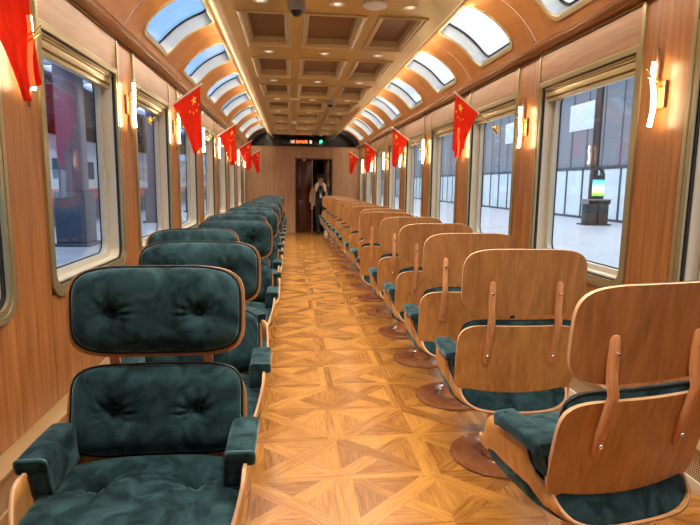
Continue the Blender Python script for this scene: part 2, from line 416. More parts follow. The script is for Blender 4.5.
def arc(s, d=0):
    """point on the cove at arc length s from the cornice, pushed outward by d"""
    s_ = max(0, min(SL, s)); i = 0
    while i < len(cum)-2 and cum[i+1] < s_: i += 1
    t = (s-cum[i])/(cum[i+1]-cum[i]); a, b = prof[i], prof[i+1]
    x = a[0]+(b[0]-a[0])*t; z = a[1]+(b[1]-a[1])*t
    tx, tz = b[0]-a[0], b[1]-a[1]; l = math.hypot(tx, tz)
    # smooth normal by finite difference
    nx, nz = -tz/l, tx/l
    if nx < 0 and nz < 0: nx, nz = -nx, -nz
    nx, nz = tz/l, -tx/l
    return x+abs(nx)*d, z+abs(nz)*d
SKP = 1.513; SKF = 5.30; SKW = .87
S0, S1 = .095, SL-.035
def cove_side(sg, cname):
    root = thing('ceiling', None, None, (0, 0, 0), 0, kind='structure')
    def mp(d): return lambda s, y: (sg*arc(s, d)[0], y, arc(s, d)[1])
    ks = range(-3, 7)
    for k in ks:
        yc = SKF+SKP*k-SKW/2
        ya, yb = yc-SKP/2+.0015, yc+SKP/2-.0015
        if k == ks[0]: ya = YB
        N = 120; cs = (S0+S1)/2
        hole = rrect(S0, S1, yc-SKW/2, yc+SKW/2, .10, 12)
        angs = []
        # rays through the hole outline and through the outer corners
        pts = []
        for (s, y) in hole: pts.append(math.atan2(y-yc, s-cs))
        for (s, y) in ((0, ya), (0, yb), (SL, ya), (SL, yb)): pts.append(math.atan2(y-yc, s-cs))
        for (s, y) in [(SL*i/20, yy) for i in range(1, 20) for yy in (ya, yb)]: pts.append(math.atan2(y-yc, s-cs))
        pts = sorted(set(round(a, 5) for a in pts))
        def ray_rect(a, s0, s1, y0, y1):
            c_, s_ = math.cos(a), math.sin(a); t = 1e9
            if c_ > 1e-9: t = min(t, (s1-cs)/c_)
            if c_ < -1e-9: t = min(t, (s0-cs)/c_)
            if s_ > 1e-9: t = min(t, (y1-yc)/s_)
            if s_ < -1e-9: t = min(t, (y0-yc)/s_)
            return cs+t*c_, yc+t*s_
        def ray_hole(a):
            c_, s_ = math.cos(a), math.sin(a)
            lo, hi = 0, 3; r = .10; hs, hy = (S1-S0)/2, SKW/2
            for _ in range(30):
                m = (lo+hi)/2; x, y = abs(m*c_), abs(m*s_)
                qx, qy = max(x-hs+r, 0), max(y-hy+r, 0)
                d = math.hypot(qx, qy)-r+min(max(x-hs+r, y-hy+r), 0)
                if d > 0: hi = m
                else: lo = m
            return cs+lo*c_, yc+lo*s_
        bm = bmesh.new(); rows = []; f = mp(0); R = 10
        for a in pts:
            o = ray_rect(a, 0, SL, ya, yb); h = ray_hole(a)
            rows.append([bm.verts.new(f(h[0]+(o[0]-h[0])*t/R, h[1]+(o[1]-h[1])*t/R)) for t in range(R+1)])
        for i in range(len(rows)):
            j = (i+1) % len(rows)
            for t in range(R): bm.faces.new((rows[i][t], rows[j][t], rows[j][t+1], rows[i][t+1]))
        link('cove_panel', bm, M['cove'], root, 'all')
        # skylight
        wn[0] += 1
        W = thing('window_%d' % wn[0], None, None, (0, 0, 0), 0, kind='structure')
        def ol(i, r=.10):  # dense outline so it follows the arch
            base = rrect(S0+i, S1-i, yc-SKW/2+i, yc+SKW/2-i, max(.02, r-i), 8); out = []
            for p, q in zip(base, base[1:]+base[:1]):
                n = max(1, int(math.hypot(q[0]-p[0], q[1]-p[1])/.04))
                for m in range(n): out.append((p[0]+(q[0]-p[0])*m/n, p[1]+(q[1]-p[1])*m/n))
            return out
        def ring(i0, i1, d0, d1, name, mat):
            a = ol(i0); n = len(a); bm = bmesh.new()
            cs_, yc_ = cs, yc
            b = [(cs_+(s-cs_)*(1-(i1-i0)/((S1-S0)/2)), yc_+(y-yc_)*(1-(i1-i0)/(SKW/2))) for s, y in a]
            ring_prism(bm, a, b, mp(d0), mp(d1)); return link(name, bm, mat, W, True)
        ring(-.012, .012, -.008, .004, 'trim', M['goldlight'])
        ring(.012, .026, .0, .11, 'reveal', M['steel'])
        ring(.026, .044, .098, .112, 'seal', M['black'])
        # glass
        bm = bmesh.new(); n = 14; g = mp(.115)
        gr = [[bm.verts.new(g(S0+.02+(S1-S0-.04)*i/n, y)) for y in (yc-SKW/2+.02, yc+SKW/2-.02)] for i in range(n+1)]
        for i in range(n): bm.faces.new((gr[i][0], gr[i][1], gr[i+1][1], gr[i+1][0]))
        link('glass', bm, M['skyglass'], W, 'all')
    yb_end = SKF+SKP*6-SKW/2+SKP/2
    # black glossy end stretch with ribs
    bm = bmesh.new(); f = mp(0); n = 20
    gr = [[bm.verts.new(f(SL*i/n, y)) for y in (yb_end, YE)] for i in range(n+1)]
    for i in range(n): bm.faces.new((gr[i][0], gr[i][1], gr[i+1][1], gr[i+1][0]))
    link('end_cove', bm, M['blackgloss'], root, 'all')
    bm = bmesh.new()
    for yy in (yb_end+.25, yb_end+.55, yb_end+.85):
        tube(bm, [f(SL*i/n, yy) for i in range(1, n)], .012, 6)
    link('end_rib', bm, M['ribgrey'], root, True)
    # cornice, upper backing
    pp = [(XW, 2.432), (1.570, 2.436), (1.562, 2.446), (1.55, 2.446), (1.545, 2.456), (1.53, 2.452), (1.522, 2.456), (1.50, 2.47), (1.53, 2.50), (XW+.09, 2.56), (XW+.09, 2.47)]
    bm = bmesh.new(); poly_prism(bm, pp, lambda x, z: (sg*x, YB, z), lambda x, z: (sg*x, YE, z)); link('cornice', bm, M['cove'], root)
    bm = bmesh.new(); box(bm, *sorted((sg*(XW-.003), sg*(XW-.0005))), YB, YE, 2.424, 2.431); link('cornice_shade_strip', bm, M['black'], root)  # flush black strip painted in for the shade below the cornice
    # slanted light lip of the dropped ceiling
    pp = [(.853, 2.70), (.865, 2.70), (1.02, 2.855), (1.02, 2.875), (1.0, 2.875)]
    bm = bmesh.new(); poly_prism(bm, pp, lambda x, z: (sg*x, YB, z), lambda x, z: (sg*x, YE, z)); link('ceiling_lip', bm, M['coves'], root)
cove_side(-1, 'left'); cove_side(1, 'right')

# ---------------------------------------------------------------- coffered ceiling
CE = thing('ceiling', None, None, (0, 0, 2.7), 0, kind='structure')
cols = [(-.745, -.35), (-.245, .235), (.345, .72)]
rows = []
y = 4.385-1.515*3
while y+1.03 < 14.7: rows.append((y, y+1.03)); y += 1.515
YG = 14.75
bm = bmesh.new()
def plate(x0, x1, y0, y1): box(bm, x0, x1, y0, y1, 0, .03)
xs = [-.853]+[v for c in cols for v in c]+[.853]
for i in range(0, len(xs), 2): plate(xs[i], xs[i+1], YB, YG)
ycuts = [YB]+[v for r in rows for v in r]+[YG]
for c in cols:
    for i in range(0, len(ycuts), 2): plate(c[0], c[1], ycuts[i], ycuts[i+1])
link('gold_panel', bm, M['gold'], CE)
for r in rows:
    for c in cols:
        bm = bmesh.new()
        def loop(i, z): return [bm.verts.new((x, y, z)) for x, y in ((c[0]+i, r[0]+i), (c[1]-i, r[0]+i), (c[1]-i, r[1]-i), (c[0]+i, r[1]-i))]
        Ls = [loop(-.012, 0), loop(-.012, -.012), loop(.004, -.016), loop(.014, -.006), loop(.026, -.006), loop(.034, .012), loop(.046, .016), loop(.052, .075)]
        for a, b in zip(Ls, Ls[1:]):
            for k in range(4): bm.faces.new((a[k], a[(k+1) % 4], b[(k+1) % 4], b[k]))
        link('coffer_frame', bm, M['goldlight'], CE)
        bm = bmesh.new(); box(bm, c[0]+.03, c[1]-.03, r[0]+.03, r[1]-.03, .07, .08); link('coffer_panel', bm, M['coffer'], CE)
bm = bmesh.new(); box(bm, -1.03, 1.03, YB, YE+.1, .178, .20); link('roof_board', bm, M['cove'], CE)
bm = bmesh.new(); box(bm, -.853, .853, YG, YE, .0, .03); link('end_panel', bm, M['blackgloss'], CE)

# ceiling fittings
gaps = [(r[1]+(1.515-1.03)/2) for r in rows]+[rows[0][0]-.24]
gi = 0
for yy in sorted(gaps):
    if yy < .5 or yy > 14.5: continue
    for xi, xx in enumerate((-.565, -.01, .53)):
        bm = bmesh.new(); lathe(bm, [(.028, -.002), (.052, -.006), (.055, -.001), (.055, 0), (.028, 0), (.028, -.002)], 24)
        dist = ['above the camera', 'in front of the first coffer row in view', 'between the first and second coffer rows', 'between the second and third coffer rows', 'between the third and fourth coffer rows', 'between the fourth and fifth coffer rows', 'between the fifth and sixth coffer rows', 'between the sixth and seventh coffer rows', 'behind the last coffer row'][min(8, max(0, round((yy-4.14)/1.515)+1))]
        T = thing('downlight', 'small round ceiling downlight %s, %s one' % (dist, ('left', 'middle', 'right')[xi]), 'ceiling light', (xx, yy, 2.7), 0, 'round downlights in the gold ceiling')
        link('trim_ring', bm, M['white'], T, True)
        bm = bmesh.new(); lathe(bm, [(0, -.004), (.027, -.003), (.027, 0), (0, 0)], 24); link('lens', bm, M['spot'], T, True)
        gi += 1
bm = bmesh.new(); lathe(bm, [(0, -.014), (.075, -.013), (.088, -.008), (.09, 0), (0, 0)], 40)
o = link('ceiling_speaker', bm, M['white'], None, True); o.location = (.265, 4.13, 2.7); tag(o, 'white round flat ceiling speaker right of the dome camera', 'speaker')
bm = bmesh.new(); lathe(bm, [(0, -.012), (.07, -.011), (.08, -.006), (.082, 0), (0, 0)], 40)
o = link('ceiling_speaker', bm, M['white'], None, True); o.location = (-.29, 8.65, 2.7); tag(o, 'white round flat ceiling speaker beyond the third coffer row', 'speaker')
bm = bmesh.new(); lathe(bm, [(0, -.05), (.04, -.045), (.055, -.02), (.06, 0), (0, 0)], 32)
o = link('smoke_detector', bm, M['white'], None, True); o.location = (-.29, 11.7, 2.7); tag(o, 'white smoke detector on the ceiling near the far end', 'smoke detector')
def dome(x, y, label):
    T = thing('ceiling_camera', label, 'security camera', (x, y, 2.7005))
    disc_lathe([(0, 0), (.068, 0), (.07, -.035), (.062, -.06), (.045, -.062), (.040, -.055), (0, -.055)], 'housing', M['grey'], T)
    disc_lathe([(0, -.098), (.02, -.095), (.036, -.083), (.044, -.065), (.044, -.055), (0, -.055)], 'dome', M['dome'], T)
dome(-.305, 4.15, 'grey dome security camera hanging under the gold ceiling near the top edge')
dome(.27, 8.75, 'grey dome security camera farther down the ceiling, right of centre')

# ---------------------------------------------------------------- LED display above the end wall
S = thing('led_display', 'black display with orange characters above the end wall', 'display', (-.62, YE-.20, 2.47))
bm = bmesh.new(); box(bm, 0, 1.25, 0, .19, .0, .215, .006); link('housing', bm, M['blackgloss'], S, True)
def glyph(x, z, w, h, nx, nz, dens, mat, seed):
    rnd = random.Random(seed); bm = bmesh.new()
    cell = w/nx
    for i in range(nx):
        for j in range(nz):
            if rnd.random() < dens: box(bm, x+i*cell+.001, x+(i+1)*cell-.001, -.006, -.001, z+j*h/nz+.001, z+(j+1)*h/nz-.001)
    link('character', bm, mat, S)
for k, (x, mt) in enumerate(((.27, 'ledw'), (.32, 'ledw'), (.41, 'ledo'), (.465, 'ledo'), (.52, 'ledo'), (.575, 'ledo'), (.63, 'ledo'), (.685, 'ledo'), (.79, 'ledw'))):
    glyph(x, .065, .044 if k < 8 else .07, .085, 5, 8, .66, M[mt], k)
bm = bmesh.new(); lathe(bm, [(0, 0), (.045, 0), (.045, .006), (0, .006)], 20)
for v in bm.verts: v.co = Vector((v.co.x+1.115, -v.co.z-.0005, v.co.y+.125))
box(bm, 1.075, 1.10, -.006, -.001, .05, .09); link('green_icon', bm, M['ledg'], S)

# ---------------------------------------------------------------- recliner chair
def ellip(a, b, n, N):
    out = []
    for k in range(N):
        t = 2*PI*k/N; c, s = math.cos(t), math.sin(t)
        out.append((a*math.copysign(abs(c)**(2/n), c), b*math.copysign(abs(s)**(2/n), s)))
    # re-sample evenly
    P = out+[out[0]]; L = [0]
    for p, q in zip(P, P[1:]): L.append(L[-1]+math.hypot(q[0]-p[0], q[1]-p[1]))
    res = []; i = 0
    for k in range(N):
        d = L[-1]*k/N
        while L[i+1] < d: i += 1
        t = (d-L[i])/max(1e-9, L[i+1]-L[i]); res.append((P[i][0]+(P[i+1][0]-P[i][0])*t, P[i][1]+(P[i+1][1]-P[i][1])*t))
    return res
def cushion_mesh(a, b, n, T, pos, buttons, crown=.3, N=96, R=26, edge=5):
    bm = bmesh.new(); ol = ellip(a, b, n, N)
    def dimple(u, v):
        d = 0
        for bi, (bu, bv) in enumerate(buttons):
            q = math.hypot(u-bu, v-bv); ang = math.atan2(v-bv, u-bu)
            d += .55*T*math.exp(-(q/.022)**2)+.22*T*math.exp(-(q/.06)**2)
            d += .085*T*math.cos(11*ang+bi*1.3+1.5*math.sin(2*ang))*math.exp(-((q-.042)/.028)**2)*(1+.6*math.sin(ang))
        return d
    def front(u, v, r): return T*((1-r**edge)**.5)*(1-crown)+T*crown*(1-r*r)-dimple(u, v)*(1-r**6)
    c0 = bm.verts.new(pos(0, 0, front(0, 0, 0))); prev = None
    for i in range(1, R+1):
        r = 1-(1-i/R)**1.35
        if i == R: r = 1
        ring = [bm.verts.new(pos(u*r, v*r, front(u*r, v*r, r) if r < 1 else 0.0)) for u, v in ol]
        for k in range(N):
            j = (k+1) % N
            if prev is None: bm.faces.new((c0, ring[k], ring[j]))
            else: bm.faces.new((prev[k], ring[k], ring[j], prev[j]))
        prev = ring
    cb = bm.verts.new(pos(0, 0, 0)); 
    mid = [bm.verts.new(pos(u*.5, v*.5, 0)) for u, v in ol]
    for k in range(N):
        j = (k+1) % N
        bm.faces.new((prev[k], mid[k], mid[j], prev[j])); bm.faces.new((mid[k], cb, mid[j]))
    return bm
def shell_mesh(a, b, n, t0, t1, pos, N=72, R=8):
    bm = bmesh.new(); ol = ellip(a, b, n, N); S = []
    for t in (t0, t1):
        c0 = bm.verts.new(pos(0, 0, t)); prev = None; rings = []
        for i in range(1, R+1):
            ring = [bm.verts.new(pos(u*i/R, v*i/R, t)) for u, v in ol]
            for k in range(N):
                j = (k+1) % N
                f = bm.faces.new((c0, ring[k], ring[j])) if prev is None else bm.faces.new((prev[k], ring[k], ring[j], prev[j]))
                f.material_index = 0
            prev = ring
        S.append(prev)
    for k in range(N): j = (k+1) % N; bm.faces.new((S[0][k], S[1][k], S[1][j], S[0][j])).material_index = 1
    return bm
def frame_pos(y0, zc, tilt, curve):
    ct, st = math.cos(tilt), math.sin(tilt)
    def pos(u, v, t):
        n = t+curve*u*u
        return (u, y0+v*st-n*ct, zc+v*ct+n*st)
    return pos
def make_chair(label, group):
    T = thing('swivel_lounge_chair', label, 'chair', (0, 0, 0), 0, group)
    # base disc with raised ring, post
    disc_lathe([(0, 0), (.232, 0), (.24, .006), (.236, .014), (.225, .017), (.125, .019), (.118, .026), (.108, .026), (.10, .019), (0, .019)], 'base_disc', M['base'], T, 56)
    disc_lathe([(0, .018), (.075, .018), (.068, .03), (.056, .06), (.055, .26), (.07, .30), (.11, .317), (.11, .333), (0, .333)], 'post', M['strut'], T, 32)
    # seat shell with raised wings
    def interp(tab, y):
        for (a, va), (b, vb) in zip(tab, tab[1:]):
            if y <= b:
                t = max(0, min(1, (y-a)/(b-a))); t = t*t*(3-2*t); return va+(vb-va)*t
        return tab[-1][1]
    zt = [(-.315, .415), (-.25, .445), (-.10, .585), (.12, .585), (.20, .505), (.262, .462)]
    zb = [(-.315, .405), (-.22, .365), (0, .338), (.18, .332), (.262, .342)]
    wx = [(-.315, .235), (-.25, .275), (-.12, .312), (.12, .312), (.20, .30), (.262, .262)]
    def lean(y, z):     # the rear face leans forward under the back shell
        return y-max(0, min(1, (y-.05)/.21))*.088*max(0, min(1.25, (z-.355)/.10))
    xp = [(-.315, .6), (-.2, .5), (.08, .5), (.262, .72)]
    bm = bmesh.new(); NY, NS = 40, 40; G = []
    for i in range(NY+1):
        y = -.315+.577*i/NY; row = []
        a, b, w = interp(zt, y), interp(zb, y), interp(wx, y)
        for k in range(NS+1):
            t = PI*k/NS; c, s = math.cos(t), math.sin(t)
            z = a-(a-b)*abs(s)**.6
            row.append(bm.verts.new((w*math.copysign(abs(c)**interp(xp, y), c), lean(y, z), z)))
        G.append(row)
    for i in range(NY):
        for k in range(NS): bm.faces.new((G[i][k], G[i+1][k], G[i+1][k+1], G[i][k+1]))
    o = link('seat_shell', bm, [M['ply'], M['edge']], T, 'all', recalc=False)
    md = o.modifiers.new('thick', 'SOLIDIFY'); md.thickness = .011; md.offset = 1; md.material_offset_rim = 1
    # seat cushion
    SZ = .352
    bm = bmesh.new(); N_ = 200; K_ = 96; rings = []
    bts = [(-.145, .025), (.145, .025)]
    for i in range(K_+1):
        y = -.318+.585*(.5-.5*math.cos(PI*i/K_))
        yy = max(-.315, min(.262, y)); w = interp(wx, yy)-.014; b = interp(zb, yy)+.002
        e0 = min(1, (y+.318)/.075); e1 = min(1, (.267-y)/.022)
        sc0 = math.sqrt(max(0, 1-(1-e0)**2)); sc1 = math.sqrt(max(0, 1-(1-e1)**2)); sc_ = sc0*sc1
        zm = min(.455, interp(zt, yy)-.004)
        top = .506-.05*max(0, (-.14-y)/.18)**2
        w *= .9+.1*sc0 if sc1 >= 1 else .93+.07*sc1
        row = []
        for k in range(N_):
            t = 2*PI*k/N_; c, s_ = math.cos(t), math.sin(t)
            x = w*math.copysign(abs(c)**(interp(xp, yy) if s_ <= 0 else .5), c)
            if s_ <= 0: z = zm-(zm-b)*abs(s_)**.6*sc_
            else: z = zm+(top+.012*(1-(x/w)**2)-zm)*s_**.38*sc_
            if s_ > 0:
                d = 0
                for bi, (bu, bv) in enumerate(bts):
                    q = math.hypot(x-bu, y-bv); an = math.atan2(y-bv, x-bu)
                    d += .045*math.exp(-(q/.022)**2)+.038*math.exp(-(q/.065)**2)+.006*math.cos(10*an+bi+1.2*math.sin(2*an))*math.exp(-((q-.05)/.028)**2)
                z -= d*min(1, s_*2)
            row.append(bm.verts.new((x, lean(y, z), z)))
        rings.append(row)
    for i in range(K_):
        for k in range(N_): bm.faces.new((rings[i][k], rings[i+1][k], rings[i+1][(k+1) % N_], rings[i][(k+1) % N_]))
    bmesh.ops.remove_doubles(bm, verts=bm.verts[:], dist=.0004)
    sc = link('seat_cushion', bm, M['velvet'], T, 'all')
    for bx_ in (-.145, .145):
        disc_lathe([(0, .010), (.008, .008), (.012, .002), (.011, -.002), (0, -.002)], 'button', M['velvet'], sc, 14, c=(bx_, .025, .516-.080))
    # back and headrest
    for nm, a, b, n, Tk, fp, bt, mt in (('back', .274, .148, 5.5, .085, frame_pos(.228, .644, math.radians(11), .35), [(-.135, .0), (.135, .0)], 'ply'),
                                    ('head', .270, .142, 4.4, .078, frame_pos(.262, .978, math.radians(5), .30), [(-.14, -.005), (.14, -.005)], 'plyhead')):
        o = link('%s_shell' % nm, shell_mesh(a+.017, .154 if nm == 'head' else .182, n, -.013, 0, frame_pos(.262, .972, math.radians(5), .30) if nm == 'head' else frame_pos(.222, .590, math.radians(11), .35)), [M[mt], M['edge']], T, True)
        w = bmesh.new(); ol = ellip(a+.003, b+.003, n, 72); pts = [Vector(fp(u, v, .004)) for u, v in ol]; pts.append(pts[0]); 
        tube(w, pts, .0042, 6, cap=False); link('%s_piping' % nm, w, M['black'], T, 'all')
        c = link('%s_cushion' % nm, cushion_mesh(a, b, n, Tk, fp, bt, .28), M['velvet'], T, 'all')
        for (u, v) in bt:
            bmq = bmesh.new(); lathe(bmq, [(0, .010), (.008, .008), (.012, .002), (.011, -.003), (0, -.003)], 14)
            p0 = Vector(fp(u, v, Tk*.93*.30+.001)); nrm = (Vector(fp(u, v, 1))-Vector(fp(u, v, 0))).normalized()
            q = Vector((0, 0, 1)).rotation_difference(nrm)
            for vv in bmq.verts: vv.co = p0+q @ vv.co
            link('button', bmq, M['velvet'], c, 'all')
    # support struts on the back
    for x in (-.155, .155):
        fb, fh = frame_pos(.228, .640, math.radians(11), .35), frame_pos(.262, .978, math.radians(5), .30)
        c = [Vector(fb(x, -.045, -.014)), Vector(fb(x, .03, -.015)), Vector(fb(x, .10, -.022)), Vector(fb(x, .16, -.026)), Vector(fh(x, -.13, -.020)), Vector(fh(x, -.07, -.015)), Vector(fh(x, -.012, -.014))]
        bm = bmesh.new(); W = .0155; TH = .020; rings = []
        for i, p in enumerate(c):
            d = (c[min(i+1, len(c)-1)]-c[max(i-1, 0)]).normalized(); nn = Vector((0, d.z, -d.y))
            th = TH*(.75 if i in (0, len(c)-1) else 1); ww = W*(.9 if i in (0, len(c)-1) else 1)
            x_ = Vector((1, 0, 0))
            rings.append([bm.verts.new(p+x_*sx*ww+nn*th*sn) for sx, sn in ((-1, 0), (1, 0), (1, .75), (.6, 1), (-.6, 1), (-1, .75))])
        for i in range(len(rings)-1):
            for k in range(6): bm.faces.new((rings[i][k], rings[i][(k+1) % 6], rings[i+1][(k+1) % 6], rings[i+1][k]))
        # rounded ends
        for rg, sgn in ((rings[0], -1), (rings[-1], 1)):
            m = [bm.verts.new(v.co*1.0) for v in rg]
            cc = sum((v.co for v in rg), Vector())/6
            for v in m: v.co = cc+(v.co-cc)*.6+Vector((0, 0, sgn*.012))
            for k in range(6): bm.faces.new((rg[k], rg[(k+1) % 6], m[(k+1) % 6], m[k]))
            bm.faces.new(m)
        st = link('support_strut', bm, M['strut'], T, True)
        for p in (c[0]*.6+c[1]*.4, c[5]*.7+c[6]*.3):
            bmq = bmesh.new(); lathe(bmq, [(0, .006), (.005, .0055), (.0075, .003), (.008, 0), (0, 0)], 14)
            q = Vector((0, 0, 1)).rotation_difference(Vector((0, 1, -.1)).normalized())
            for vv in bmq.verts: vv.co = p+Vector((0, .0205, -.002))+q @ vv.co
            link('screw', bmq, M['chrome'], st, True)
    # arm pads: overhanging top and inner fall
    for s in (-1, 1):
        raw = [(.333, .578), (.335, .622), (.246, .624), (.240, .500), (.290, .500), (.296, .578)]
        rr = [.010, .016, .020, .012, .008, .012]
        pr = []
        for q in range(6):
            p = Vector(raw[q]); a_ = (Vector(raw[q-1])-p).normalized(); b_ = (Vector(raw[(q+1) % 6])-p).normalized()
            for m in range(5):
                t = m/4; pr.append(tuple((p+a_*rr[q])*(1-t)**2+p*2*t*(1-t)+(p+b_*rr[q])*t*t))
        Y0, Y1 = -.062, .165
        bm = bmesh.new(); n = len(pr); rings = []
        ts = [(0, .80, 0), (.0, .90, 0), (.003, .96, 0), (.008, .99, 1), (.016, 1, 1), (.05, 1, 1), (.10, 1, 1), (.15, 1, 1), (.20, 1, 1), (.234, 1, 1), (.242, .99, 1), (.247, .96, 0), (.25, .88, 0)]
        for dy, sc_, _ in ts:
            rings.append([])
            for x, z in pr:
                cx, cz = (.292, .600) if z > .57 else (.267, .56)
                cx, cz = .275, .59
                rings[-1].append(bm.verts.new((s*(cx+(x-cx)*sc_), Y0+dy+(z-.6)*-.18*(1-dy/.25), cz+(z-cz)*sc_+.004*math.sin(PI*dy/.25))))
        for i in range(len(rings)-1):
            for k in range(n): bm.faces.new((rings[i][k], rings[i][(k+1) % n], rings[i+1][(k+1) % n], rings[i+1][k]))
        bm.faces.new(rings[0]); bm.faces.new(rings[-1][::-1])
        bmesh.ops.triangulate(bm, faces=[f for f in bm.faces if len(f.verts) > 4])
        ap = link('arm_pad', bm, M['velvet'], T, True)
        bm = bmesh.new(); pts = [Vector((s*(.275+(x-.275)*1.005), Y0+.006+(z-.6)*-.18, .59+(z-.59)*1.005)) for x, z in pr]; pts.append(pts[0])
        tube(bm, pts, .0030, 6, cap=False); link('piping', bm, M['pipe'], ap, 'all')
    return T
def catm(P, n=4):
    out = []
    for i in range(len(P)-1):
        p0 = P[i-1] if i > 0 else P[-2]; p1 = P[i]; p2 = P[i+1]; p3 = P[i+2] if i+2 < len(P) else P[1]
        for k in range(n):
            t = k/n; out.append(.5*(2*p1+(p2-p0)*t+(2*p0-5*p1+4*p2-p3)*t*t+(3*p1-p0-3*p2+p3)*t**3))
    out.append(P[-1]); return out
ORDL = lambda k, n: 'nearest the camera' if k == 0 else ('by the end wall' if k == n-1 else '%s from the camera' % ORD[k])
proto = None
rotL = {0: 0, 1: 1, 2: 26, 3: 0, 4: 14, 5: -2, 6: 12, 7: 0, 8: 8, 9: -3, 10: 0, 11: 9, 12: 0, 13: 5, 14: 0}
for k in range(15):
    x = -.793+(-.05 if k == 2 else 0)+(.015 if k else 0); y = 1.57+.785*k
    lab = 'dark green velvet swivel chair facing the camera, left row, %s' % ORDL(k, 15)
    if proto is None:
        proto = make_chair(lab, 'green velvet chairs facing the camera in the left row'); proto.location = (x, y, 0)
    else: dup(proto, (x, y, 0), math.radians(rotL[k]), lab)
rotR = {0: 10, 1: -3, 2: 0, 3: 2, 4: 0, 5: -16, 6: 5, 7: 0, 8: -4, 9: 2}
for k in range(16):
    x = .722-.002*k-(.03 if k == 0 else 0); y = 1.775+.797*k-(.05 if k == 0 else 0)
    c = dup(proto, (x, y, 0), PI+math.radians(rotR.get(k, random.uniform(-4, 4))), 'plywood back of a swivel chair with green arm pads, right row, %s' % ORDL(k, 16))
    c['group'] = 'plywood backed chairs facing away in the right row'

# ---------------------------------------------------------------- wall lamps
def make_lamp(sg, label):
    T = thing('wall_lamp', label, 'wall lamp', (sg*XW, 0, 1.89), 0, 'twig shaped wall lamps on the pillars'); T.location.z = 1.89 if sg > 0 else 1.985
    up = 1 if sg > 0 else -1
    bm = bmesh.new()
    pts = [(-sg*.03, .035+.012*math.sin(i*.9), up*(-.10+.34*i/7)) for i in range(8)]
    tube(bm, pts, [.012, .014, .013, .014, .013, .013, .012, .010], 8, flat=.8)
    link('twig_backing', bm, M['lampwood'], T, True)
    bm = bmesh.new(); box(bm, *sorted((-sg*.0, -sg*.018)), -.03, .03, -.07, .07, .004); link('wall_plate', bm, M['lampwood'], T, True)
    bm = bmesh.new(); pts = [(-sg*(.062), -.013*math.sin(-.5+2*PI*i/12)+.0, -.165+.33*i/12) for i in range(13)]
    tube(bm, pts, .0115, 12); link('light_tube', bm, M['tube'], T, True)
    bm = bmesh.new()
    tube(bm, [(-sg*.02, .0, .04), (-sg*.07, -.02, .05), (-sg*.13, -.05, .075)], [.007, .005, .003], 8)
    tube(bm, [(-sg*.02, .01, .06), (-sg*.08, .0, .09), (-sg*.12, -.01, .125)], [.006, .005, .003], 8)
    link('twig_prong', bm, M['bracket'], T, True)
    return T
words = ['third-nearest', 'nearest']
for sg, side in ((-1, 'left'), (1, 'right')):
    pl = None; idx = 0
    for p in pillars:
        if p < 0: continue
        k = round((p-P0)/PITCH)
        nm = 'beside the camera' if k < 0 else ('%s pillar in view' % ('first', 'second', 'third', 'fourth', 'fifth', 'sixth', 'seventh', 'eighth', 'ninth')[k])
        lab = 'glowing twig wall lamp on the %s wall, %s' % (side, nm)
        if pl is None: pl = make_lamp(sg, lab); pl.location.y = p
        else: dup(pl, (sg*XW, p, 1.89 if sg > 0 else 1.985), 0, lab)
        idx += 1

# ---------------------------------------------------------------- flags
def star_pts(r, n=5): return [(r*(1 if k % 2 == 0 else .4)*math.sin(PI*k/n), r*(1 if k % 2 == 0 else .4)*math.cos(PI*k/n)) for k in range(2*n)]
def make_flag(sg, label, seed):
    T = thing('wall_flag', label, 'flag', (sg*1.597, 0, 1.93), 0, 'small red flags on angled poles')
    X = lambda x, z: (sg*(x-1.597), z-1.93)
    a = Vector((sg*(1.585-1.597), .10, 1.945-1.93)); b = Vector((sg*(1.10-1.597), -.10, 2.235-1.93))
    bm = bmesh.new(); m = a.lerp(b, .42); tube(bm, [a, m], .0035, 8); link('metal_rod', bm, M['bracket'], T, True)
    bm = bmesh.new(); tube(bm, [m, b], .008, 10); link('flag_pole', bm, M['pole'], T, True)
    bm = bmesh.new()
    box(bm, *sorted((-sg*.014, -sg*-.008)), .07, .13, -.03, .045, .004)
    tube(bm, [(-sg*.01, .10, .0), (-sg*.03, .10, .015), (-sg*.05, .09, .028)], [.018, .014, .009], 10)
    link('bracket', bm, M['bracket'], T, True)
    A = a.lerp(b, .97); B = a.lerp(b, .44)
    Dn = A+Vector((sg*.0, .02, -.50)); Cn = B+Vector((-sg*.17, .0, -.42))
    rnd = random.Random(seed); ph = rnd.random()*6
    def S(u, v, off=0):   # u down (fly), v along the pole from the tip
        top = A.lerp(B, v); bot = Dn.lerp(Cn, v)
        p = top.lerp(bot, u)
        w = .030*u*math.sin(v*9+ph+u*1.5)+.012*u*math.sin(v*21+ph*2)
        p += Vector((-sg*.02*math.sin(PI*u)*(v-.3), w+off, -.02*math.sin(PI*v)*u))
        return p
    bm = bmesh.new(); n, m_ = 24, 24
    G = [[bm.verts.new(S(i/n, j/m_)) for j in range(m_+1)] for i in range(n+1)]
    for i in range(n):
        for j in range(m_): bm.faces.new((G[i][j], G[i][j+1], G[i+1][j+1], G[i+1][j]))
    fl = link('cloth', bm, M['red'], T, 'all')
    bm = bmesh.new()
    stars = [(.17, .27, .115, 0)]+[(u, v, .040, r) for u, v, r in ((.30, .08, .4), (.36, .20, .9), (.36, .36, .2), (.30, .50, .6))]
    for (u0, v0, r, rot) in stars:
        for side in (-.004, .004):
            pts = star_pts(r); c_ = bm.verts.new(S(u0, v0, side))
            vs = []
            for x, y_ in pts:
                xx = x*math.cos(rot)-y_*math.sin(rot); yy = x*math.sin(rot)+y_*math.cos(rot)
                vs.append(bm.verts.new(S(u0-yy*.72, v0+xx*1.1, side)))
            for k in range(len(vs)): bm.faces.new((c_, vs[k], vs[(k+1) % len(vs)]))
    link('star', bm, M['star'], fl)
    return T
